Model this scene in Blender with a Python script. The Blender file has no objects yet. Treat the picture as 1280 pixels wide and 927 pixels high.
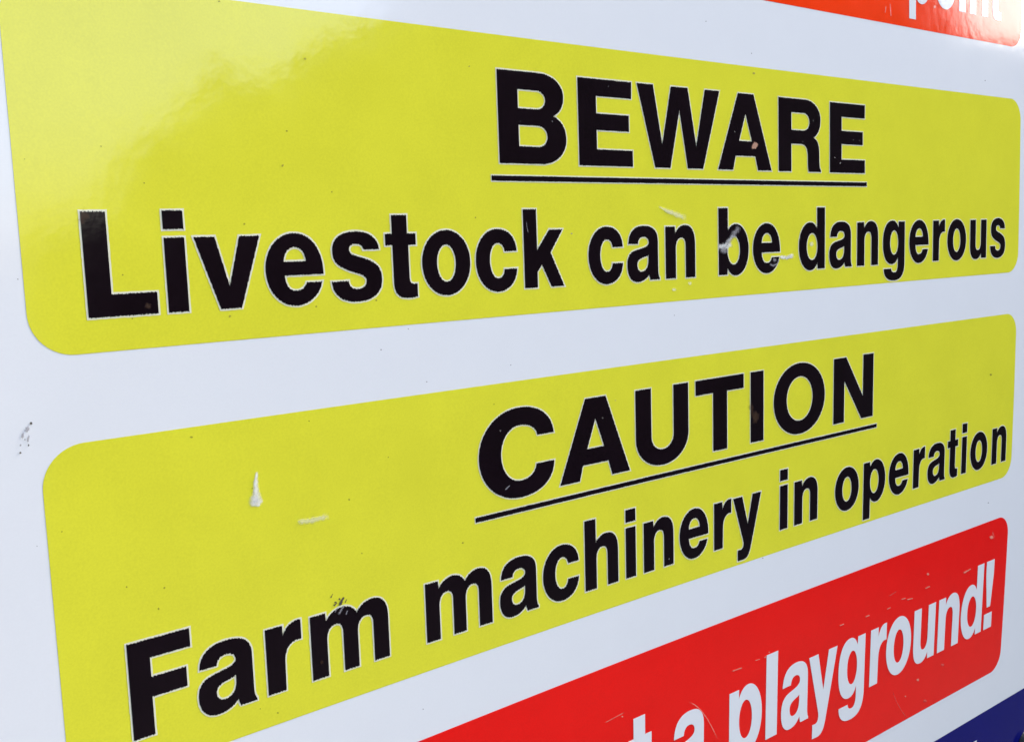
import bpy, bmesh, math, random
import numpy as np
from mathutils import Vector, Matrix
from mathutils.geometry import tessellate_polygon

SC = bpy.context.scene
COL = SC.collection
rnd = random.Random(7)

# ------------------------------------------------------------------ camera
# The sign is a slightly bowed sheet.  Sign units: x runs 0..1 across a coloured panel,
# y up, z towards the viewer; one unit is W metres.
W = 0.60
Z0 = 1.42                                   # world height of sign y = 0
F_PX = 1286.5337
ROT = (0.1043150, -0.6661307, -0.0731698)
T = (-0.2446227, -0.2001299, 0.4808872)
BEND = (0.019820, -0.001956, -0.015569, -0.025272, -0.043987, 0.013654, -0.020241)


def rodrigues(r):
    r = np.array(r, float)
    t = np.linalg.norm(r)
    k = r / t
    K = np.array([[0, -k[2], k[1]], [k[2], 0, -k[0]], [-k[1], k[0], 0]])
    return np.eye(3) + math.sin(t) * K + (1 - math.cos(t)) * K @ K


RM = rodrigues(ROT)
TV = np.array(T)


def bend(x, y):
    x = x - .5
    y = y + .1
    b = BEND
    return b[0]*x*x + b[1]*x*y + b[2]*y*y + b[3]*x*x*y + b[4]*x*y*y + b[5]*y**3 + b[6]*x**3


def pw(x, y, off=0.0):
    """sign coordinates -> world point, off metres in front of the sheet"""
    return Vector((x * W, -bend(x, y) * W - off, y * W + Z0))


def pix(x, y):
    X = RM @ np.array([x, -y, -bend(x, y)]) + TV
    return X[0] / X[2] * F_PX + 640, X[1] / X[2] * F_PX + 463.5


def sp(u, v):
    """photo pixel -> the point of the sign's sheet seen there (sign coordinates)"""
    x, y = .5, -.3
    for _ in range(12):
        a, b = pix(x, y)
        d = 1e-5
        a1, b1 = pix(x + d, y)
        a2, b2 = pix(x, y + d)
        J = np.array([[a1 - a, a2 - a], [b1 - b, b2 - b]]) / d
        s = np.linalg.solve(J, [u - a, v - b])
        x += s[0]
        y += s[1]
    return x, y


def s2w(v):                                 # direction: sign frame (x, y down, z away) -> world
    return Vector((v[0], v[2], -v[1]))


cam_d = bpy.data.cameras.new('camera')
cam = bpy.data.objects.new('camera', cam_d)
COL.objects.link(cam)
cpos = -RM.T @ TV
right, down, fwd = s2w(RM[0]), s2w(RM[1]), s2w(RM[2])
M = Matrix((right, -down, -fwd)).transposed().to_4x4()
M.translation = Vector((cpos[0] * W, cpos[2] * W, -cpos[1] * W + Z0))
cam.matrix_world = M
cam_d.sensor_width = 36
cam_d.lens = F_PX / 1280 * 36
cam_d.clip_start = .01
cam_d.clip_end = 2000
SC.camera = cam
CAMP = M.translation.copy()

# ------------------------------------------------------------------ sky, sun, exposure
SUN_AZ, SUN_EL = 81.0, 36.0                 # azimuth from the sign's normal towards its right side
world = bpy.data.worlds.new('World')
SC.world = world
world.use_nodes = True
wn = world.node_tree
sky = wn.nodes.new('ShaderNodeTexSky')
sky.sky_type = 'NISHITA'
sky.sun_disc = False
sky.sun_elevation = math.radians(SUN_EL)
sky.sun_rotation = math.radians(180 - SUN_AZ)
sky.air_density = 1.0
sky.dust_density = 3.0
sky.ozone_density = 1.0
wn.links.new(sky.outputs[0], wn.nodes['Background'].inputs[0])
wn.nodes['Background'].inputs[1].default_value = .12
sun_d = bpy.data.lights.new('sun', 'SUN')
sun_d.energy = .95
sun_d.angle = math.radians(12)
sun_d.color = (1, .94, .86)
sun = bpy.data.objects.new('sun', sun_d)
COL.objects.link(sun)
_a, _e = math.radians(SUN_AZ), math.radians(SUN_EL)
sdir = Vector((math.sin(_a) * math.cos(_e), -math.cos(_a) * math.cos(_e), math.sin(_e)))
sun.rotation_euler = sdir.to_track_quat('Z', 'Y').to_euler()
sun.location = (3, -3, 4)
vs = SC.view_settings
vs.view_transform = 'Standard'
vs.look = 'None'
vs.gamma = 1
vs.use_curve_mapping = False
vs.exposure = 2.07


# ------------------------------------------------------------------ materials
def new_mat(name):
    m = bpy.data.materials.new(name)
    m.use_nodes = True
    nt = m.node_tree
    return m, nt, nt.nodes['Principled BSDF'], nt.nodes


def print_mat(name, col, var=.03, rough=.085, coat=0.2, ior=1.56, bump=.02):
    """screen-printed colour under a clear film: cloudy ink, fine halftone grain, orange peel"""
    m, nt, b, N = new_mat(name)
    L = nt.links.new
    tc = N.new('ShaderNodeTexCoord')
    n1 = N.new('ShaderNodeTexNoise')
    n1.inputs['Scale'].default_value = 34
    n1.inputs['Detail'].default_value = 5
    n1.inputs['Roughness'].default_value = .62
    n2 = N.new('ShaderNodeTexNoise')
    n2.inputs['Scale'].default_value = 1500
    n2.inputs['Detail'].default_value = 2
    for n in (n1, n2):
        L(tc.outputs['Object'], n.inputs['Vector'])
    add = N.new('ShaderNodeMath')
    add.operation = 'ADD'
    L(n1.outputs['Fac'], add.inputs[0])
    L(n2.outputs['Fac'], add.inputs[1])
    mr = N.new('ShaderNodeMapRange')
    mr.inputs['From Min'].default_value = .7
    mr.inputs['From Max'].default_value = 1.3
    mr.inputs['To Min'].default_value = 1 - var
    mr.inputs['To Max'].default_value = 1 + var
    L(add.outputs[0], mr.inputs['Value'])
    hsv = N.new('ShaderNodeHueSaturation')
    hsv.inputs['Color'].default_value = (*col, 1)
    L(mr.outputs[0], hsv.inputs['Value'])
    L(hsv.outputs[0], b.inputs['Base Color'])
    # film: smooth with faint waviness and dust dulling it in patches
    n3 = N.new('ShaderNodeTexNoise')
    n3.inputs['Scale'].default_value = 160
    n3.inputs['Detail'].default_value = 3
    L(tc.outputs['Object'], n3.inputs['Vector'])
    bp = N.new('ShaderNodeBump')
    bp.inputs['Strength'].default_value = bump
    bp.inputs['Distance'].default_value = .002
    L(n3.outputs['Fac'], bp.inputs['Height'])
    L(bp.outputs[0], b.inputs['Normal'])
    L(bp.outputs[0], b.inputs['Coat Normal'])
    r = N.new('ShaderNodeMapRange')
    r.inputs['From Min'].default_value = .35
    r.inputs['From Max'].default_value = .7
    r.inputs['To Min'].default_value = rough * .85
    r.inputs['To Max'].default_value = rough * 1.25
    L(n1.outputs['Fac'], r.inputs['Value'])
    L(r.outputs[0], b.inputs['Roughness'])
    L(r.outputs[0], b.inputs['Coat Roughness'])
    b.inputs['Coat Weight'].default_value = coat
    b.inputs['IOR'].default_value = ior
    return m


M_WHITE = print_mat('white_film', (.785, .80, .835), var=.012)
M_YELLOW = print_mat('yellow_print', (.745, .722, .042), var=.05)
M_RED = print_mat('red_print', (.88, .007, .006), var=.05)
M_RED2 = print_mat('faded_red_print', (.97, .045, .003), var=.07)
M_BLUE = print_mat('blue_print', (.001, .0015, .14), var=.06, coat=0, ior=1.33)
M_BLACK = print_mat('black_print', (.0075, .0035, .006), var=.25, coat=.03, ior=1.46)
M_TRAP = print_mat('bare_film_border', (.78, .77, .60), var=.02)


def plain_mat(name, col, rough=.6, metal=0.0, var=.2, scale=20):
    m, nt, b, N = new_mat(name)
    n = N.new('ShaderNodeTexNoise')
    n.inputs['Scale'].default_value = scale
    n.inputs['Detail'].default_value = 6
    tc = N.new('ShaderNodeTexCoord')
    nt.links.new(tc.outputs['Object'], n.inputs['Vector'])
    mr = N.new('ShaderNodeMapRange')
    mr.inputs['To Min'].default_value = 1 - var
    mr.inputs['To Max'].default_value = 1 + var
    nt.links.new(n.outputs['Fac'], mr.inputs['Value'])
    h = N.new('ShaderNodeHueSaturation')
    h.inputs['Color'].default_value = (*col, 1)
    nt.links.new(mr.outputs[0], h.inputs['Value'])
    nt.links.new(h.outputs[0], b.inputs['Base Color'])
    b.inputs['Roughness'].default_value = rough
    b.inputs['Metallic'].default_value = metal
    return m


def wear_mat(name, col, rough=.55, soft=.35, grain=900, gain=1.0):
    """a mark on the film; the 'fade' attribute gives its worn, broken edge"""
    m, nt, b, N = new_mat(name)
    L = nt.links.new
    at = N.new('ShaderNodeAttribute')
    at.attribute_name = 'fade'
    tc = N.new('ShaderNodeTexCoord')
    n = N.new('ShaderNodeTexNoise')
    n.inputs['Scale'].default_value = grain
    n.inputs['Detail'].default_value = 4
    n.inputs['Roughness'].default_value = .7
    L(tc.outputs['Object'], n.inputs['Vector'])
    s = N.new('ShaderNodeMath')
    s.operation = 'ADD'
    L(at.outputs['Fac'], s.inputs[0])
    L(n.outputs['Fac'], s.inputs[1])
    mr = N.new('ShaderNodeMapRange')
    mr.interpolation_type = 'SMOOTHSTEP'
    mr.inputs['From Min'].default_value = .95 - soft
    mr.inputs['From Max'].default_value = .95 + soft
    mr.inputs['To Max'].default_value = gain
    L(s.outputs[0], mr.inputs['Value'])
    L(mr.outputs[0], b.inputs['Alpha'])
    b.inputs['Base Color'].default_value = (*col, 1)
    b.inputs['Roughness'].default_value = rough
    return m


W_WHITE = wear_mat('bared_white', (.82, .82, .80), soft=.55, gain=.9)
W_PALE = wear_mat('rubbed_yellow', (.82, .82, .55), gain=.6, soft=.6)
W_GREY = wear_mat('grey_scuff', (.30, .29, .32), gain=.6, soft=.5)
W_DIRT = wear_mat('dark_dirt', (.06, .05, .04), soft=.3)
W_OLIVE = wear_mat('olive_speck', (.22, .20, .02), soft=.5, gain=.6)
W_RUST = wear_mat('rust', (.35, .16, .10), soft=.3)
W_BROWN = wear_mat('brown_wear_and_reflection', (.10, .045, .02), soft=.6, gain=.35, grain=500)
W_PINK = wear_mat('scratched_red', (.85, .32, .24), soft=.5, gain=.75)

OFF_PANEL, OFF_TRAP, OFF_INK, OFF_WEAR = .00006, .00011, .00016, .00023


# ------------------------------------------------------------------ object helpers
def link(name, mesh, parent=None, mats=()):
    o = bpy.data.objects.new(name, mesh)
    COL.objects.link(o)
    for m in mats:
        mesh.materials.append(m)
    if parent is not None:
        o.parent = parent
    return o


def mesh_from(name, verts, faces, smooth=True):
    me = bpy.data.meshes.new(name)
    me.from_pydata([tuple(v) for v in verts], [], faces)
    if smooth:
        me.polygons.foreach_set('use_smooth', [True] * len(me.polygons))
    me.update()
    return me


def empty(name, loc=(0, 0, 0)):
    o = bpy.data.objects.new(name, None)
    o.location = loc
    COL.objects.link(o)
    return o


BASE = Vector((.5 * W, .03, 0))
sign = empty('information_sign', BASE)
sign['label'] = 'white board with yellow, red and blue printed panels warning of livestock and farm machinery'
sign['category'] = 'sign'


def loc(v):                                 # parts are stored relative to the sign's base
    return (v[0] - BASE.x, v[1] - BASE.y, v[2] - BASE.z)


# ------------------------------------------------------------------ the board (bowed sheet, 3 mm thick)
def board():
    x0, x1, y0, y1, th = -.075, 1.115, -1.0, .52, .003
    nx, ny = 60, 76
    V, Fc = [], []
    for side in (0, 1):
        for j in range(ny + 1):
            for i in range(nx + 1):
                V.append(loc(pw(x0 + (x1-x0)*i/nx, y0 + (y1-y0)*j/ny, 0 if side == 0 else -th)))
    n = (nx+1)*(ny+1)
    ix = lambda i, j, s: s*n + j*(nx+1) + i
    for j in range(ny):
        for i in range(nx):
            Fc.append((ix(i, j, 0), ix(i+1, j, 0), ix(i+1, j+1, 0), ix(i, j+1, 0)))
            Fc.append((ix(i, j, 1), ix(i, j+1, 1), ix(i+1, j+1, 1), ix(i+1, j, 1)))
    for i in range(nx):
        Fc.append((ix(i, 0, 0), ix(i, 0, 1), ix(i+1, 0, 1), ix(i+1, 0, 0)))
        Fc.append((ix(i, ny, 0), ix(i+1, ny, 0), ix(i+1, ny, 1), ix(i, ny, 1)))
    for j in range(ny):
        Fc.append((ix(0, j, 0), ix(0, j+1, 0), ix(0, j+1, 1), ix(0, j, 1)))
        Fc.append((ix(nx, j, 0), ix(nx, j, 1), ix(nx, j+1, 1), ix(nx, j+1, 0)))
    return link('board', mesh_from('board', V, Fc), sign, [M_WHITE])


board()


def panel(name, x0, x1, y0, y1, r, mat, label):
    xs = set()
    for k in range(13):
        a = math.pi/2 * k/12
        xs.add(round(x0 + r*(1-math.cos(a)), 6))
        xs.add(round(x1 - r*(1-math.cos(a)), 6))
    for k in range(1, 50):
        xs.add(round(x0 + r + (x1-x0-2*r)*k/50, 6))
    xs = sorted(xs)
    rows = 10
    V, Fc = [], []
    for x in xs:
        dx = min(x - x0, x1 - x)
        c = r - math.sqrt(max(0, r*r - (r-dx)**2)) if dx < r else 0
        for j in range(rows+1):
            V.append(loc(pw(x, (y0+c) + (y1-y0-2*c)*j/rows, OFF_PANEL)))
    for i in range(len(xs)-1):
        for j in range(rows):
            a = i*(rows+1)+j
            Fc.append((a, a+rows+1, a+rows+2, a+1))
    o = link(name, mesh_from(name, V, Fc), sign, [mat])
    o['label'] = label
    return o


Y1T, Y1B, Y2T, Y2B, RT, RB, BT, R0B = -.0134, -.1952, -.2395, -.4201, -.4646, -.6455, -.6900, .0398
RAD = .0215
p_top = panel('warning_panel', 0, 1, R0B, R0B + .181, RAD, M_RED2, 'orange-red panel with white lettering above the yellow panels')
p_y1 = panel('warning_panel', 0, 1, Y1B, Y1T, RAD, M_YELLOW, 'yellow panel with black lettering about livestock')
p_y2 = panel('warning_panel', 0, 1, Y2B, Y2T, RAD, M_YELLOW, 'yellow panel with black lettering about farm machinery')
p_red = panel('warning_panel', 0, 1, RB, RT, RAD, M_RED, 'bright red panel with white lettering below the yellow panels')
p_blue = panel('warning_panel', -.060, 1.100, BT - .24, BT, .0215, M_BLUE, 'dark blue panel at the bottom of the board')

# ------------------------------------------------------------------ lettering
# bold grotesque outlines: x in thousandths of the letter's width, y in units (cap height 718).
# (x, y) line; ('c', cx, cy, x, y) quarter curve towards a corner; ('b', x1, y1, x2, y2, x, y) cubic


def oval(x0, y0, x1, y1):
    xm, ym = (x0+x1)/2, (y0+y1)/2
    return [(xm, y1), ('c', x1, y1, x1, ym), ('c', x1, y0, xm, y0), ('c', x0, y0, x0, ym), ('c', x0, y1, xm, y1)]


def box(x0, y0, x1, y1):
    return [(x0, y0), (x1, y0), (x1, y1), (x0, y1)]


def mirror(cs):
    out = []
    for c in cs:
        o = []
        for q in c:
            if isinstance(q[0], str):
                v = list(q[1:])
                v[0::2] = [1000 - t for t in v[0::2]]
                o.append((q[0], *v))
            else:
                o.append((1000 - q[0], q[1]))
        out.append(o)
    return out


G = {}
G['B'] = [[(0, 718), (600, 718), ('c', 967, 718, 967, 550), ('b', 967, 465, 905, 412, 806, 386), ('b', 930, 358, 1000, 295, 1000, 207), ('c', 1000, 0, 620, 0), (0, 0)],
          [(287, 578), (560, 578), ('c', 690, 578, 690, 505), ('c', 690, 432, 560, 432), (287, 432)],
          [(288, 302), (570, 302), ('c', 711, 302, 711, 219), ('c', 711, 136, 570, 136), (288, 136)]]
G['E'] = [[(0, 718), (996, 718), (990, 578), (326, 577), (326, 434), (936, 434), (936, 297), (326, 297), (326, 137), (1000, 137), (1000, 0), (0, 0)]]
G['W'] = [[(0, 718), (186, 718), (285, 205), (397, 718), (599, 718), (698, 203), (813, 718), (1000, 718), (782, 0), (590, 0), (495, 512), (378, 0), (198, 0)]]
G['A'] = [[(368, 718), (658, 718), (1000, 0), (736, 0), (684, 133), (319, 133), (272, 0), (0, 0)], [(383, 273), (623, 273), (506, 530)]]
G['R'] = [[(0, 718), (610, 718), ('c', 988, 718, 988, 530), ('b', 988, 435, 925, 370, 814, 346), ('b', 915, 325, 955, 280, 958, 200), ('b', 962, 120, 955, 50, 1000, 18),
           (1000, 0), (700, 0), ('b', 672, 55, 690, 130, 674, 190), ('b', 660, 252, 610, 274, 500, 274), (293, 274), (293, 0), (0, 0)],
          [(295, 583), (575, 583), ('c', 722, 583, 722, 496), ('c', 722, 409, 575, 409), (295, 409)]]
G['L'] = [[(0, 718), (342, 718), (342, 153), (1000, 153), (1000, 0), (0, 0)]]
G['F'] = [[(0, 718), (1000, 718), (1000, 579), (345, 579), (345, 434), (908, 434), (908, 284), (338, 284), (338, 0), (0, 0)]]
G['C'] = [[(1000, 480), ('b', 980, 640, 800, 737, 535, 737), ('c', 0, 737, 0, 359), ('c', 0, -19, 535, -19), ('b', 810, -19, 985, 75, 1000, 240),
           (750, 240), ('b', 735, 165, 655, 124, 535, 124), ('c', 285, 124, 285, 359), ('c', 285, 588, 535, 588), ('b', 665, 588, 752, 552, 774, 480)]]
G['U'] = [[(0, 718), (288, 718), (288, 265), ('c', 288, 130, 500, 130), ('c', 710, 130, 710, 265), (710, 718), (1000, 718), (1000, 258), ('c', 1000, -19, 500, -19), ('c', 0, -19, 0, 258)]]
G['T'] = [[(0, 718), (1000, 718), (1000, 575), (645, 575), (645, 0), (353, 0), (353, 575), (0, 575)]]
G['I'] = [box(0, 0, 1000, 718)]
G['O'] = [oval(0, -19, 1000, 737), oval(245, 124, 752, 594)]
G['N'] = [[(0, 718), (304, 718), (735, 253), (735, 718), (1000, 718), (1000, 0), (700, 0), (262, 457), (262, 0), (0, 0)]]
G['i'] = [box(0, 0, 1000, 532), box(0, 591, 1000, 723)]
G['l'] = [box(0, 0, 1000, 718)]
G['!'] = [box(0, 0, 1000, 163), [(0, 718), (1000, 718), (985, 560), (735, 229), (284, 229), (15, 560)]]
G['v'] = [[(0, 532), (310, 532), (495, 165), (685, 532), (1000, 532), (660, 0), (340, 0)]]
G['y'] = [[(0, 532), (320, 532), (521, 192), (690, 532), (1000, 532), (640, -70), ('b', 580, -175, 500, -214, 340, -214), (166, -212), (166, -84), (240, -86), ('b', 350, -88, 400, -50, 356, 15)]]
G['o'] = [oval(0, -14, 1000, 546), oval(302, 103, 690, 421)]
G['c'] = [[(1000, 345), ('b', 985, 470, 800, 546, 520, 546), ('c', 0, 546, 0, 266), ('c', 0, -14, 520, -14), ('b', 800, -14, 980, 70, 1000, 187), (690, 187),
           ('b', 675, 135, 620, 107, 525, 107), ('c', 336, 107, 336, 266), ('c', 336, 421, 525, 421), ('b', 622, 421, 685, 395, 697, 345)]]
G['e'] = [[(1000, 222), ('b', 1006, 420, 800, 546, 505, 546), ('c', 0, 546, 0, 266), ('c', 0, -14, 500, -14), ('b', 730, -14, 915, 60, 968, 163), (690, 163),
           ('b', 655, 120, 600, 103, 502, 103), ('b', 390, 103, 325, 150, 318, 222)],
          [(315, 328), (696, 328), ('b', 690, 395, 612, 437, 508, 437), ('b', 400, 437, 322, 395, 315, 328)]]
G['s'] = [[(966, 402), ('b', 945, 500, 770, 549, 500, 549), ('b', 215, 549, 40, 500, 40, 395), ('b', 40, 300, 150, 275, 330, 240), ('b', 520, 206, 684, 200, 684, 150),
           ('b', 684, 110, 600, 88, 500, 88), ('b', 400, 88, 335, 110, 330, 155), (0, 155), ('b', 15, 40, 210, -16, 490, -16), ('b', 800, -16, 1000, 45, 1000, 160),
           ('b', 1000, 260, 880, 295, 720, 322), ('b', 520, 358, 366, 355, 368, 405), ('b', 370, 435, 420, 449, 490, 449), ('b', 590, 449, 640, 430, 650, 402)]]
G['t'] = [[(225, 676), (722, 676), (722, 524), (1000, 524), (1000, 429), (745, 429), (745, 165), ('b', 745, 110, 800, 100, 1000, 103), (1000, -5), ('b', 900, -12, 800, -14, 700, -14),
           ('b', 400, -14, 225, 15, 225, 130), (225, 429), (0, 429), (0, 524), (225, 524)]]
G['k'] = [[(0, 718), (327, 718), (327, 346), (645, 530), (985, 530), (665, 318), (1000, 0), (668, 0), (440, 206), (322, 146), (322, 0), (0, 0)]]
G['a'] = [[(335, 368), (40, 368), ('b', 55, 490, 230, 546, 520, 546), ('b', 800, 546, 955, 500, 955, 385), (955, 110), ('b', 955, 50, 975, 25, 1000, 20), (1000, 0), (708, 0),
           ('b', 685, 20, 675, 40, 668, 57), ('b', 590, 10, 460, -14, 310, -14), ('b', 120, -14, 0, 50, 0, 155), ('b', 0, 245, 90, 285, 240, 303), ('b', 450, 325, 665, 328, 665, 380),
           ('b', 665, 415, 600, 435, 500, 435), ('b', 400, 435, 345, 410, 335, 368)],
          [(651, 252), ('b', 560, 225, 310, 235, 305, 160), ('b', 305, 115, 360, 90, 435, 90), ('b', 560, 90, 645, 130, 649, 200)]]
ARCH = [('b', 880, 546, 1000, 480, 1000, 345), (1000, 0), (675, 0), (675, 320), ('b', 675, 385, 630, 416, 530, 416), ('b', 410, 416, 340, 370, 340, 300), (340, 0), (0, 0)]
G['n'] = [[(0, 532), (318, 532), (325, 455), ('b', 390, 515, 520, 546, 650, 546)] + ARCH]
G['h'] = [[(0, 718), (329, 718), (329, 472), ('b', 400, 522, 520, 546, 650, 546)] + ARCH]
G['m'] = [[(0, 532), (190, 532), (195, 462), ('b', 240, 515, 320, 546, 405, 546), ('b', 490, 546, 555, 515, 590, 464), ('b', 640, 520, 720, 546, 800, 546), ('b', 930, 546, 1000, 480, 1000, 360),
           (1000, 0), (798, 0), (798, 325), ('b', 798, 390, 770, 416, 712, 416), ('b', 642, 416, 593, 375, 593, 300), (593, 0), (404, 0), (404, 325), ('b', 404, 390, 375, 416, 320, 416),
           ('b', 245, 416, 200, 370, 200, 300), (200, 0), (0, 0)]]
G['u'] = [[(0, 532), (333, 532), (333, 210), ('b', 333, 140, 385, 112, 470, 112), ('b', 600, 112, 660, 160, 660, 235), (660, 532), (1000, 532), (1000, 0), (685, 0), (678, 70),
           ('b', 610, 10, 490, -14, 350, -14), ('b', 120, -14, 0, 50, 0, 190)]]
G['r'] = [[(0, 532), (480, 532), (482, 445), ('b', 580, 520, 750, 552, 1000, 543), (1000, 383), ('b', 700, 395, 512, 340, 512, 230), (500, 0), (0, 0)]]
G['b'] = [[(0, 718), (306, 718), (306, 470), ('b', 370, 525, 470, 546, 570, 546), ('c', 1000, 546, 1000, 266), ('c', 1000, -14, 570, -14), ('b', 450, -14, 350, 15, 288, 75), (285, 0), (0, 0)],
          oval(288, 106, 704, 420)]
G['d'] = mirror(G['b'])
G['p'] = [[(0, 532), (285, 532), (288, 457), ('b', 350, 517, 450, 546, 570, 546), ('c', 1000, 546, 1000, 266), ('c', 1000, -14, 570, -14), ('b', 470, -14, 370, 7, 306, 62), (306, -212), (0, -212)],
          oval(296, 106, 690, 424)]
G['g'] = [[(1000, 532), (712, 532), (705, 457), ('b', 640, 517, 540, 546, 430, 546), ('b', 150, 546, 0, 440, 0, 270), ('b', 0, 100, 150, -5, 420, -5), ('b', 540, -5, 630, 22, 690, 82), (690, -10),
           ('b', 690, -80, 630, -112, 540, -112), ('b', 440, -112, 395, -95, 390, -62), (45, -62), ('b', 60, -165, 220, -214, 520, -214), ('b', 830, -214, 1000, -150, 1000, 10)],
          oval(325, 114, 700, 422)]


def flatten(c):
    pts = []
    for q in c:
        if isinstance(q[0], str):
            x0, y0 = pts[-1]
            if q[0] == 'c':
                cx, cy, x, y = q[1:]
                k = .565
                x1, y1, x2, y2 = x0+(cx-x0)*k, y0+(cy-y0)*k, x+(cx-x)*k, y+(cy-y)*k
            else:
                x1, y1, x2, y2, x, y = q[1:]
            for i in range(1, 17):
                t = i/16
                s = 1-t
                pts.append((s**3*x0+3*s*s*t*x1+3*s*t*t*x2+t**3*x, s**3*y0+3*s*s*t*y1+3*s*t*t*y2+t**3*y))
        else:
            pts.append((q[0], q[1]))
    if abs(pts[0][0]-pts[-1][0]) + abs(pts[0][1]-pts[-1][1]) < .5:
        pts.pop()
    return pts


def resample(pts, step):
    out = []
    n = len(pts)
    for i in range(n):
        a, b = pts[i], pts[(i+1) % n]
        d = math.hypot(b[0]-a[0], b[1]-a[1])
        m = max(1, int(round(d/step)))
        for k in range(m):
            out.append((a[0]+(b[0]-a[0])*k/m, a[1]+(b[1]-a[1])*k/m))
    return out


def area(p):
    return sum(p[i][0]*p[(i+1) % len(p)][1]-p[(i+1) % len(p)][0]*p[i][1] for i in range(len(p)))/2


JAG = .00042


def jag(x, ph):                             # saw edge left by the printing screen
    return JAG*(math.sin(x/.00105*2*math.pi+ph)*.6+math.sin(x/.0019*2*math.pi+2*ph)*.4+rnd.uniform(-.5, .5))


def sheet_normals(me):
    ns = []
    for v in me.vertices:
        x, y = (v.co.x+BASE.x)/W, (v.co.z+BASE.z-Z0)/W
        e = 1e-3
        p = pw(x, y)
        ns.append((pw(x+e, y)-p).cross(pw(x, y+e)-p).normalized())
    me.normals_split_custom_set_from_vertices(ns)


def border_strip(V, Fc, mi, pts, sgn, wid):
    """pale rim of bare film round one outline, mitred, under the ink"""
    n = len(pts)
    b0 = len(V)
    for i in range(n):
        a, p, c = pts[i-1], pts[i], pts[(i+1) % n]
        d1 = Vector((p[0]-a[0], p[1]-a[1]))
        d2 = Vector((c[0]-p[0], c[1]-p[1]))
        if d1.length < 1e-9 or d2.length < 1e-9:
            d1 = d1 if d1.length > d2.length else d2
            d2 = d1
        d1.normalize()
        d2.normalize()
        n1, n2 = Vector((d1.y, -d1.x)), Vector((d2.y, -d2.x))
        m = n1+n2
        if m.length < 1e-6:
            m = n1.copy()
        m.normalize()
        k = min(1.9, 1/max(.35, m.dot(n1)))
        w = wid*(1+rnd.uniform(-.12, .12))
        V.append(loc(pw(p[0]+m.x*k*w*sgn, p[1]+m.y*k*w*sgn, OFF_TRAP)))
        V.append(loc(pw(p[0]-m.x*.0006*sgn, p[1]-m.y*.0006*sgn, OFF_TRAP)))
    for i in range(n):
        j = (i+1) % n
        f = (b0+2*i, b0+2*j, b0+2*j+1, b0+2*i+1)
        Fc.append(f[::-1] if sgn < 0 else f)
        mi.append(1)


def glyph_mesh(contours, x0, x1, base, cap, mats_n, jagged, border):
    u = cap/718
    sx = (x1-x0)/1000
    polys = []
    for c in contours:
        pts = [(x0+p[0]*sx, base+p[1]*u) for p in flatten(c)]
        polys.append(pts)
    V, Fc, mi = [], [], []
    ph = rnd.uniform(0, 6)
    # group holes with their outers: every contour inside another is a hole of it
    allp = []
    for pts in polys:
        smooth_pts = resample(pts, .0016)
        if jagged:
            pts = [(a, b+jag(a, ph)) for a, b in resample(pts, .00045)]
        allp.append((pts, smooth_pts))
    outers, holes = [], []
    for i, (p, q) in enumerate(allp):
        inside = False
        for j, (p2, q2) in enumerate(allp):
            if i != j and abs(area(q2)) > abs(area(q)):
                x, y = q[0]
                cnt = 0
                for k in range(len(q2)):
                    a, b = q2[k], q2[(k+1) % len(q2)]
                    if (a[1] > y) != (b[1] > y) and x < (b[0]-a[0])*(y-a[1])/(b[1]-a[1])+a[0]:
                        cnt += 1
                inside |= cnt % 2 == 1
        (holes if inside else outers).append(i)
    groups = [[o] + (holes if len(outers) == 1 else []) for o in outers]
    for g in groups:
        loops = [[Vector((a, b, 0)) for a, b in allp[i][0]] for i in g]
        flat = [v for l in loops for v in l]
        tris = tessellate_polygon(loops)
        b0 = len(V)
        V += [loc(pw(v.x, v.y, OFF_INK)) for v in flat]
        for t in tris:
            a, b, c = (flat[k] for k in t)
            cr = (b.x-a.x)*(c.y-a.y)-(b.y-a.y)*(c.x-a.x)
            t = t if cr > 0 else (t[0], t[2], t[1])
            Fc.append(tuple(b0+k for k in t))
            mi.append(0)
    if border:
        for i, (p, q) in enumerate(allp):
            s = 1 if area(q) > 0 else -1
            if i in holes:
                s = -s
            border_strip(V, Fc, mi, q, s, border)
    me = mesh_from('letter', V, Fc)
    sheet_normals(me)
    return me, mi


def put(panel_o, ch, x0, x1, base, cap, mat, jagged=True, border=.0010, name='letter'):
    contours = ch if isinstance(ch, list) else G[ch]
    me, mi = glyph_mesh(contours, x0, x1, base, cap, 2, jagged, border)
    o = link(name, me, panel_o, [mat, M_TRAP])
    me.polygons.foreach_set('material_index', mi)
    me.update()
    return o


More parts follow.
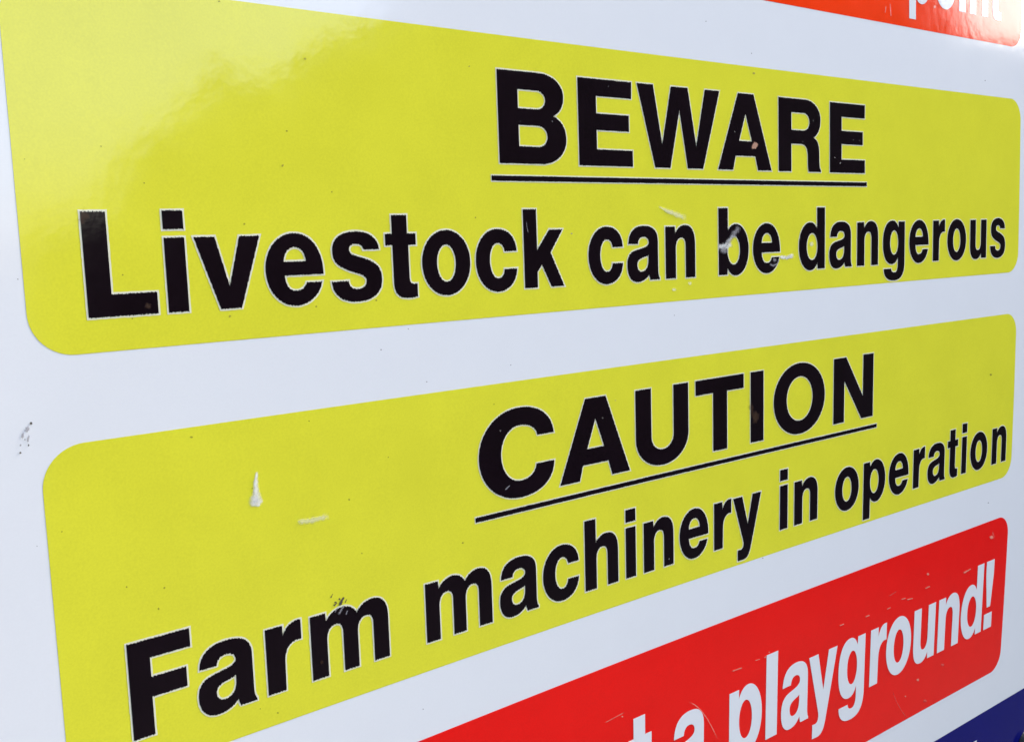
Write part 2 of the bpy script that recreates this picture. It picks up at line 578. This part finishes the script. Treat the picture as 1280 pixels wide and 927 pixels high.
LINES = [
    (p_y1, -.0949, .0599, M_BLACK, .0009, [('B', .2967, .3558), ('E', .3674, .4200), ('W', .4253, .5162), ('A', .5139, .5804), ('R', .5896, .6476), ('E', .6605, .7131)]),
    (p_y1, -.1776, .0527, M_BLACK, .00098, [('L', .0289, .0645), ('i', .0700, .0811), ('v', .0861, .1240), ('e', .1265, .1629), ('s', .1679, .2025), ('t', .2059, .2281), ('o', .2322, .2696),
     ('c', .2741, .3085), ('k', .3148, .3503), ('c', .3737, .4079), ('a', .4122, .4462), ('n', .4529, .4860), ('b', .5136, .5504), ('e', .5559, .5912), ('d', .6167, .6535), ('a', .6600, .6938),
     ('n', .7019, .7351), ('g', .7429, .7790), ('e', .7869, .8208), ('r', .8288, .8504), ('o', .8551, .8908), ('u', .8988, .9312), ('s', .9393, .9707)]),
    (p_y2, -.3184, .0592, M_BLACK, .0009, [('C', .2703, .3367), ('A', .3414, .4112), ('U', .4179, .4763), ('T', .4848, .5435), ('I', .5524, .5692), ('O', .5828, .6549), ('N', .6681, .7299)]),
    (p_y2, -.4012, .0526, M_BLACK, .00098, [('F', .0337, .0678), ('a', .0704, .1046), ('r', .1117, .1345), ('m', .1406, .1948), ('m', .2233, .2773), ('a', .2841, .3185), ('c', .3231, .3574),
     ('h', .3636, .3973), ('i', .4055, .4161), ('n', .4248, .4580), ('e', .4651, .4992), ('r', .5063, .5277), ('y', .5301, .5663), ('i', .5921, .6028), ('n', .6123, .6459), ('o', .6724, .7095),
     ('p', .7172, .7531), ('e', .7594, .7936), ('r', .8020, .8226), ('a', .8281, .8612), ('t', .8654, .8853), ('i', .8933, .9027), ('o', .9107, .9455), ('n', .9556, .9862)]),
    (p_red, -.5888, .0784, M_WHITE, 0, [('t', .4056, .4316), ('a', .4560, .4958), ('p', .5265, .5704), ('l', .5760, .5921), ('a', .5979, .6384), ('y', .6380, .6818), ('g', .6844, .7275),
     ('r', .7366, .7639), ('o', .7643, .8090), ('u', .8137, .8541), ('n', .8605, .9023), ('d', .9060, .9507), ('!', .9561, .9730)]),
    (p_top, .0640, .0545, M_WHITE, 0, [('p', .7840, .8208), ('o', .8293, .8658), ('i', .8728, .8855), ('n', .8932, .9292), ('t', .9334, .9558)]),
]
for po, base, cap, mat, brd, gl in LINES:
    for ch, a, b in gl:
        put(po, ch, a, b, base, cap, mat, jagged=bool(brd), border=brd)
put(p_blue, 'l', .9480, .9590, -.7200 - .060, .060, M_WHITE, jagged=False, border=0)


def underline(po, x0, x1, y0, y1):
    V, Fc, mi = [], [], []
    n = 900
    for k, off, m, mat in ((.0008, OFF_TRAP, 60, 1), (0, OFF_INK, n, 0)):
        b0 = len(V)
        for i in range(m+1):
            x = x0-k*.8+(x1-x0+1.6*k)*i/m
            j = (lambda: 0) if mat else (lambda: jag(x, 1.3)*.9)
            V.append(loc(pw(x, y0-k+j(), off)))
            V.append(loc(pw(x, y1+k+j(), off)))
        for i in range(m):
            Fc.append((b0+2*i, b0+2*i+2, b0+2*i+3, b0+2*i+1))
            mi.append(mat)
    me = mesh_from('underline', V, Fc)
    link('underline', me, po, [M_BLACK, M_TRAP])
    me.polygons.foreach_set('material_index', mi)
    sheet_normals(me)


underline(p_y1, .2895, .7163, -.1064, -.1030)
underline(p_y2, .2658, .7368, -.3301, -.3268)


# ------------------------------------------------------------------ wear, chips, specks, a painted reflection (given in photo pixels, laid on the sheet)
def wear_add(V, Fc, fa, kind, pts, wid, off=OFF_WEAR, mat_soft=True):
    b0 = len(V)
    S = [sp(*q) for q in pts]
    sc = abs(sp(pts[0][0], pts[0][1])[1]-sp(pts[0][0], pts[0][1]+1)[1])     # sign units per photo pixel here
    if kind == 'blob':
        cx, cy = S[0]
        n = 14
        V.append(loc(pw(cx, cy, off)))
        fa.append(1)
        for ring, (rr, f) in enumerate(((.55, .75), (1, 0))):
            for i in range(n):
                a = 2*math.pi*i/n
                k = rr*rnd.uniform(.7, 1.25)
                dx, dy = math.cos(a)*wid[0]*k, math.sin(a)*wid[1]*k
                t = wid[2] if len(wid) > 2 else 0
                V.append(loc(pw(*(c for c in sp(pts[0][0]+dx*math.cos(t)-dy*math.sin(t), pts[0][1]+dx*math.sin(t)+dy*math.cos(t))), off)))
                fa.append(f)
        for i in range(n):
            j = (i+1) % n
            Fc.append((b0, b0+1+j, b0+1+i))
            Fc.append((b0+1+i, b0+1+j, b0+1+n+j, b0+1+n+i))
    else:
        P = []
        for i in range(len(S)-1):
            for k in range(6):
                P.append((S[i][0]+(S[i+1][0]-S[i][0])*k/6, S[i][1]+(S[i+1][1]-S[i][1])*k/6))
        P.append(S[-1])
        n = len(P)
        ws = wid if isinstance(wid, (list, tuple)) else [wid, wid]
        for i, (x, y) in enumerate(P):
            a, c = P[max(0, i-1)], P[min(n-1, i+1)]
            d = Vector((c[0]-a[0], c[1]-a[1])).normalized()
            t = i/(n-1)
            w = (ws[0]*(1-t)+ws[1]*t)*sc*.5*rnd.uniform(.75, 1.25)
            e = min(1, 6*min(t, 1-t)+.05)
            w *= 1.5 if mat_soft else 1.0
            V.append(loc(pw(x-d.y*w, y+d.x*w, off)))
            V.append(loc(pw(x, y, off)))
            V.append(loc(pw(x+d.y*w, y-d.x*w, off)))
            fa += [0, e, 0]
        for i in range(n-1):
            for k in (0, 1):
                Fc.append((b0+3*i+k, b0+3*i+k+1, b0+3*i+k+4, b0+3*i+k+3))


def wear(name, mat, parts, parent, stuff=False):
    if not stuff and len(parts) > 1:
        for q in parts:
            wear(name, mat, [q], parent)
        return
    V, Fc, fa = [], [], []
    for kind, pts, wid in parts:
        wear_add(V, Fc, fa, kind, pts, wid, mat_soft=name != 'scratch')
    me = mesh_from(name, V, Fc, smooth=False)
    at = me.attributes.new('fade', 'FLOAT', 'POINT')
    at.data.foreach_set('value', fa)
    o = link(name, me, parent, [mat])
    if stuff:
        o['kind'] = 'stuff'
    return o


wear('scrape', W_WHITE, [('s', [(897, 308), (906, 309), (914, 303)], [6, 8]), ('blob', [(905, 308)], (6, 3.5, -.3)), ('s', [(904, 311), (909, 303), (917, 293)], [6, 3])], p_y1)
wear('scrape', W_GREY, [('s', [(908, 306), (916, 294), (924, 283)], [8, 7]), ('blob', [(905, 313)], (6, 4))], p_y1)
wear('scrape', W_PALE, [('s', [(822, 258), (833, 263), (842, 267), (858, 273)], [3, 7]), ('blob', [(836, 265)], (7, 3, .4))], p_y1)
wear('scrape', W_WHITE, [('s', [(973, 321), (983, 322), (992, 318)], [3, 5]), ('blob', [(986, 321.5)], (6, 2.2))], p_y1)
wear('scrape', W_PALE, [('blob', [(1014, 305)], (3.5, 3.5)), ('blob', [(842, 362)], (4, 2.5)), ('blob', [(862, 354)], (3, 2.5))], p_y1)
wear('scrape', W_GREY, [('s', [(961, 330), (966, 332), (971, 330), (974, 324)], [2.5, 2.5]), ('blob', [(968, 325)], (3, 3))], p_y1)
wear('rust_or_reflection', W_RUST, [('blob', [(943, 182)], (4.5, 6.5, .3))], p_y1)
wear('rust_or_reflection', W_BROWN, [('s', [(100, 267), (106, 270), (112, 270)], [14, 5]), ('s', [(101, 272), (104, 280)], [8, 4]), ('blob', [(185, 382)], (5, 4))], p_y1)  # strokes at the L's top left paint a brownish sky reflection
wear('scrape', W_WHITE, [('blob', [(320.5, 626)], (9, 9)), ('s', [(320.5, 588), (319.5, 605), (320.5, 630)], [3, 10])], p_y2)
wear('scrape', W_PALE, [('s', [(371, 652), (390, 650), (411, 644)], [5, 7])], p_y2)
wear('scrape', W_DIRT, [('s', [(424, 757), (427, 750), (430, 745)], [5, 2]), ('s', [(417, 757), (421, 752)], [3, 2]), ('s', [(431, 753), (433, 748)], [2, 1.5]), ('blob', [(419, 752)], (2, 1.4)),
     ('blob', [(424, 748)], (1.6, 1.6)), ('s', [(413, 747), (416, 741)], [1.5, 1])], p_y2)
wear('scrape', W_GREY, [('s', [(423, 768), (427, 760), (430, 756)], [3, 3]), ('s', [(418, 765), (422, 759)], [2, 1.5]), ('s', [(432, 768), (434, 762)], [1.5, 2]), ('s', [(631, 612), (637, 606)], [2, 1.5])], p_y2)
wear('rust_or_reflection', W_BROWN, [('blob', [(938, 509)], (4, 5)), ('s', [(938, 512), (943, 524)], [6, 4]), ('blob', [(944, 521)], (5, 9)), ('blob', [(402, 827)], (2.5, 2.5))], p_y2)
wear('scratch', W_GREY, [('s', [(657.5, 277), (658.2, 284), (660, 291)], [1.3, 1.6]), ('blob', [(714, 292)], (1.4, 1.2))], p_y1)
wear('dirt_mark', W_GREY, [('blob', [(34, 536)], (4, 5, .4)), ('blob', [(28, 544)], (2.5, 5, .2)), ('blob', [(35, 548)], (2, 6, .2)), ('blob', [(25.5, 556)], (1.8, 1.8))], sign)
wear('dirt_mark', W_DIRT, [('blob', [(38.5, 528.5)], (2.4, 2.2)), ('blob', [(25.3, 565.5)], (1.8, 1.6)), ('blob', [(35.5, 556)], (1.2, 1.6)), ('blob', [(31, 549)], (1, 1))], sign)
wear('scratch', W_PINK, [('s', [(755, 903), (766, 897), (781, 889)], [1.6, 1.4]), ('blob', [(777.5, 894.8)], (1.5, 1.3)), ('s', [(861, 876.5), (868, 880), (876, 887), (884, 898), (890, 909), (896.5, 922)], [1.5, 2.0]),
     ('s', [(914, 838.5), (921, 836), (928, 833.5)], [2, 3]), ('s', [(943, 825), (950, 823)], [1.4, 1.4]), ('s', [(955, 821.5), (958.5, 819)], [3, 2]), ('blob', [(961, 814.5)], (.9, 1.4)),
     ('s', [(1049, 781.5), (1055, 779)], [2.2, 2.4]), ('s', [(1081, 770.5), (1087, 768)], [2.4, 2.6]), ('s', [(1108, 761), (1113, 758.5)], [1.6, 2]),
     ('s', [(1126, 748.5), (1132, 747)], [2, 2]), ('s', [(1133, 749), (1141, 747)], [2.6, 2]), ('s', [(1156, 735), (1162.5, 732)], [2.4, 2.4]),
     ('blob', [(1159.5, 717)], (2.2, 2)), ('blob', [(1239, 671)], (2.6, 2.8)), ('s', [(1203.5, 716), (1214, 710)], [4, 2.5]), ('blob', [(1147, 849)], (2, 2.2)), ('blob', [(1131.5, 869.5)], (1.2, 1.2))], p_red)
W_FAINT = wear_mat('faint_red_scratch', (.80, .12, .10), soft=.5, gain=.5)
wear('scratch', W_FAINT, [('s', [(1115, 862), (1120, 876), (1127, 888), (1134, 898)], [1.8, 1.6]), ('s', [(1110, 745), (1121, 738)], [2, 2]), ('blob', [(1178, 830)], (3, 2.4)), ('s', [(1240, 664), (1243, 672)], [5, 4]),
     ('blob', [(1156, 875)], (3, 2.5))], p_red)
wear('scratch', W_PINK, [('s', [(1112, 4), (1113.5, 22)], [2.4, 2.0]), ('s', [(1107, 8), (1106, 17)], [2, 1.6]), ('blob', [(1168, 9)], (2, 2.5)), ('s', [(1194, 28), (1196, 36)], [2, 2])], p_top)

# tiny dark specks on the ink and film, most of them only a pixel or so across
known1 = [(273.5, 2), (381, 73.8), (586, 83.3), (153, 343.5), (594, 272), (180, 229), (126, 183), (414.5, 240), (395, 383), (305, 280), (165, 398), (287, 395), (470, 375), (942, 92), (358, 164), (353, 207), (30.5, 199)]
known2 = [(485, 571), (617, 505), (578, 678), (77, 664), (386, 526), (239, 546), (325, 885), (347, 890), (205, 734), (198, 760), (436, 624), (315, 610), (1238, 468), (452, 691), (158, 733)]
known0 = [(528.5, 885.5), (842.5, 394), (476, 437), (953, 697), (1231, 101), (638, 456), (533, 477), (939, 67), (882, 27), (510, 411), (46, 682), (22, 349), (1235, 628)]


def specks(known, parent, mat, big):
    parts = []
    for u, v in known:
        s = big*rnd.uniform(.6, 1.25)
        parts.append(('blob', [(u, v)], (s, s*rnd.uniform(.7, 1.3), rnd.uniform(0, 3))))
    wear('dirt_specks', mat, parts, parent, stuff=True)


specks(known1, p_y1, W_OLIVE, 1.5)
specks(known2, p_y2, W_OLIVE, 1.55)
specks(known0, sign, W_GREY, 1.3)
W_DOT = wear_mat('pale_dot', (.40, .39, .36), soft=.5, gain=.4)
specks([(650, 152), (690, 152), (760, 108), (1016, 151), (1003, 177), (1066, 175), (1074, 176), (1050, 204), (1043, 197), (1023, 145), (918, 165)], p_y1, W_DOT, 1.0)
specks([(836, 698), (769, 500), (625, 538), (753, 522)], p_y2, W_DOT, 1.0)

# ------------------------------------------------------------------ fixing bolt by the blue panel's end, posts behind the board
bx, by = 1.0790, -.7660
bm = bmesh.new()
prof = [(0, .0062), (.004, .0060), (.0075, .0050), (.0098, .0030), (.0108, .0008), (.0108, -.002)]
n = 28
rows = []
c0 = pw(bx, by, 0)
for r, h in prof:
    if r == 0:
        rows.append([bm.verts.new(loc((c0.x, c0.y-h, c0.z)))])
    else:
        rows.append([bm.verts.new(loc((c0.x+r*math.cos(2*math.pi*i/n), c0.y-h, c0.z+r*math.sin(2*math.pi*i/n)))) for i in range(n)])
for a, b in zip(rows, rows[1:]):
    for i in range(n):
        j = (i+1) % n
        if len(a) == 1:
            bm.faces.new((a[0], b[i], b[j]))
        else:
            bm.faces.new((a[i], b[i], b[j], a[j]))
bmesh.ops.recalc_face_normals(bm, faces=bm.faces)
me = bpy.data.meshes.new('bolt_cap')
bm.to_mesh(me)
bm.free()
o = link('bolt_cap', me, sign, [plain_mat('black_plastic', (.006, .006, .008), .5)])
o['label'] = 'black fixing cap on the blue panel'
M_POST = plain_mat('galvanised_post', (.42, .43, .44), .45, .8)
for px in (.22, .80):
    yb = max(-bend(px, y) * W for y in [-.95 + .05*i for i in range(29)]) + .0028
    bm = bmesh.new()
    bmesh.ops.create_cube(bm, size=1)
    top = .45 * W + Z0
    for v in bm.verts:
        v.co = Vector(loc((px*W + v.co.x*.05, yb + .025 + v.co.y*.05, top/2 - .05 + v.co.z*(top + .1))))
    bmesh.ops.bevel(bm, geom=bm.edges[:], offset=.004, segments=2, affect='EDGES')
    me = bpy.data.meshes.new('post')
    bm.to_mesh(me)
    bm.free()
    link('post', me, sign, [M_POST])

# ------------------------------------------------------------------ ground, and the hedge that the glossy film mirrors
M_GROUND = plain_mat('grass_ground', (.018, .022, .010), .9, 0, .4, 3)
V, Fc = [], []
n = 40
for j in range(n+1):
    for i in range(n+1):
        a, b = (i/n*2-1), (j/n*2-1)
        x, y = math.copysign(abs(a)**3*600, a), math.copysign(abs(b)**3*600, b)
        V.append((x, y, 0))
for j in range(n):
    for i in range(n):
        q = j*(n+1)+i
        Fc.append((q, q+1, q+n+2, q+n+1))
g = link('ground', mesh_from('ground', V, Fc), None, [M_GROUND])
g['kind'] = 'structure'


# the hedge's skyline, traced where the film mirrors it: photo pixel -> point of the bowed sheet -> mirrored ray
DIST = 6.0


def mirror_ray(u, v):
    x, y = sp(u, v)
    p = pw(x, y)
    e = 1e-3
    nrm = (pw(x+e, y)-p).cross(pw(x, y+e)-p).normalized()
    d = (p-CAMP).normalized()
    r = d-2*d.dot(nrm)*nrm
    return p, r


EDGE = [(20, 288), (60, 282), (100, 266), (124, 250), (128, 215), (138, 194), (165, 175), (195, 154), (225, 125), (246, 102), (250, 86), (270, 77), (289, 84), (298, 99), (318, 102), (345, 93), (372, 70), (400, 51),
        (430, 36), (470, 20)]
EDGE2 = [(1188, 4), (1199, 26), (1212, 38), (1235, 48), (1270, 56)]


def sky_pt(u, v):
    p, r = mirror_ray(u, v)
    h = math.hypot(r.x, r.y)
    k = DIST/h
    q = p+r*k
    return math.degrees(math.atan2(r.x, -r.y)), q.z


S1 = sorted(sky_pt(*q) for q in EDGE)
S2 = sorted(sky_pt(*q) for q in EDGE2)
mid = [(S1[-1][0]+3, S1[-1][1]+.35), (S1[-1][0]+8, S1[-1][1]+.75), (S1[-1][0]+16, S1[-1][1]+.9), (S2[0][0]-4, S2[0][1]+.75), (S2[0][0]-1, S2[0][1]+.35)]
SKYLINE = S1+mid+S2+[(85, S2[-1][1])]
AZ0, AZ1 = SKYLINE[0][0], 85
eye = Vector((.5*W, 0, 0))
hedge = empty('hedge', (DIST*.7, -DIST*.7, 0))
hedge['label'] = 'dark leafy hedge mirrored in the glossy film of the sign'
hedge['category'] = 'hedge'


def top_at(az):
    for (a, e), (b, f) in zip(SKYLINE, SKYLINE[1:]):
        if a <= az <= b:
            return e+(f-e)*(az-a)/max(1e-6, b-a)
    return 0


def hp(az, d):
    a = math.radians(az)
    x = .15*W if az < 45 else .95*W          # the part of the sheet that mirrors this stretch
    return Vector((x+d*math.sin(a), -d*math.cos(a), 0))


M_LEAF = plain_mat('hedge_leaf', (.05, .075, .025), .6, 0, .5, 2)
M_BARK = plain_mat('hedge_stem', (.05, .05, .025), .9, 0, .3, 10)
V, Fc = [], []
off = hedge.location
for k in range(30000):
    az = rnd.uniform(AZ0, AZ1)
    d = DIST+rnd.uniform(-.25, .9)
    top = top_at(az)
    if top < .3:
        continue
    s = rnd.uniform(.04, .09)
    z = .05+(top-.05)*(rnd.random()**.8)
    z = min(z, top-s*.5+rnd.uniform(-.02, .02))
    p = hp(az, d)
    p.z = z
    q = Matrix.Rotation(rnd.uniform(0, 6.28), 3, 'Z') @ Matrix.Rotation(rnd.uniform(-1.1, 1.1), 3, 'X')
    b0 = len(V)
    for a, b in ((-.5, 0), (0, -.32), (.5, 0), (0, .32)):
        V.append(tuple(p + q @ Vector((a*s*1.6, 0, b*s*1.6)) - off))
    Fc.append((b0, b0+1, b0+2, b0+3))
o = link('foliage', mesh_from('foliage', V, Fc, smooth=False), hedge, [M_LEAF])
o['kind'] = 'stuff'
V, Fc = [], []
azs = [AZ0 + (AZ1-AZ0)*i/200 for i in range(201)]   # dense twiggy heart of the hedge
for az in azs:
    t = max(.1, top_at(az)-.04)
    for d, z in ((DIST-.15, -.05), (DIST-.15, t*.96), (DIST+.05, t), (DIST+.5, t*.96), (DIST+.5, -.05)):
        p = hp(az, d)
        V.append((p.x-off.x, p.y-off.y, z))
for i in range(len(azs)-1):
    for k in range(5):
        a, b = i*5+k, i*5+(k+1) % 5
        Fc.append((a, b, b+5, a+5))
Fc.append((0, 1, 2, 3, 4))
m5 = (len(azs)-1)*5
Fc.append((m5+4, m5+3, m5+2, m5+1, m5))
link('twigs', mesh_from('twigs', V, Fc, smooth=False), hedge, [M_BARK])

# added leafy blocker, unseen: keeps sky light off the board's left side
light_blocker = empty('light_blocker', (-1.0, -.72, 0))
light_blocker['label'] = 'unseen leafy light blocker added left of the sign to dim it'
light_blocker['category'] = 'light_blocker'
V, Fc = [], []
SH_TOP = 2.60
for k in range(14000):
    a, rr = rnd.uniform(0, 6.283), math.sqrt(rnd.random())
    z = .25+(SH_TOP-.25)*rnd.random()**.85
    taper = min(1, (SH_TOP+.25-z)/.7)*min(1, .55+z*.4)
    p = Vector((math.cos(a)*rr*.50*taper, math.sin(a)*rr*.50*taper, z))
    sz = rnd.uniform(.05, .09)
    q = Matrix.Rotation(rnd.uniform(0, 6.28), 3, 'Z') @ Matrix.Rotation(rnd.uniform(-1.1, 1.1), 3, 'X')
    b0 = len(V)
    for u, v in ((-.5, 0), (0, -.32), (.5, 0), (0, .32)):
        V.append(tuple(p + q @ Vector((u*sz*1.6, 0, v*sz*1.6))))
    Fc.append((b0, b0+1, b0+2, b0+3))
o = link('foliage', mesh_from('foliage', V, Fc, smooth=False), light_blocker, [M_LEAF])
o['kind'] = 'stuff'
V, Fc = [], []
for i in range(9):
    for k in range(8):
        a = 2*math.pi*k/8
        r = .035*(1-i/9.5)
        V.append((r*math.cos(a)+.03*math.sin(i), r*math.sin(a), -.05+i*.32))
for i in range(8):
    for k in range(8):
        Fc.append((i*8+k, i*8+(k+1) % 8, i*8+8+(k+1) % 8, i*8+8+k))
Fc.append(tuple(range(64, 72)))
link('stem', mesh_from('stem', V, Fc), light_blocker, [M_BARK])
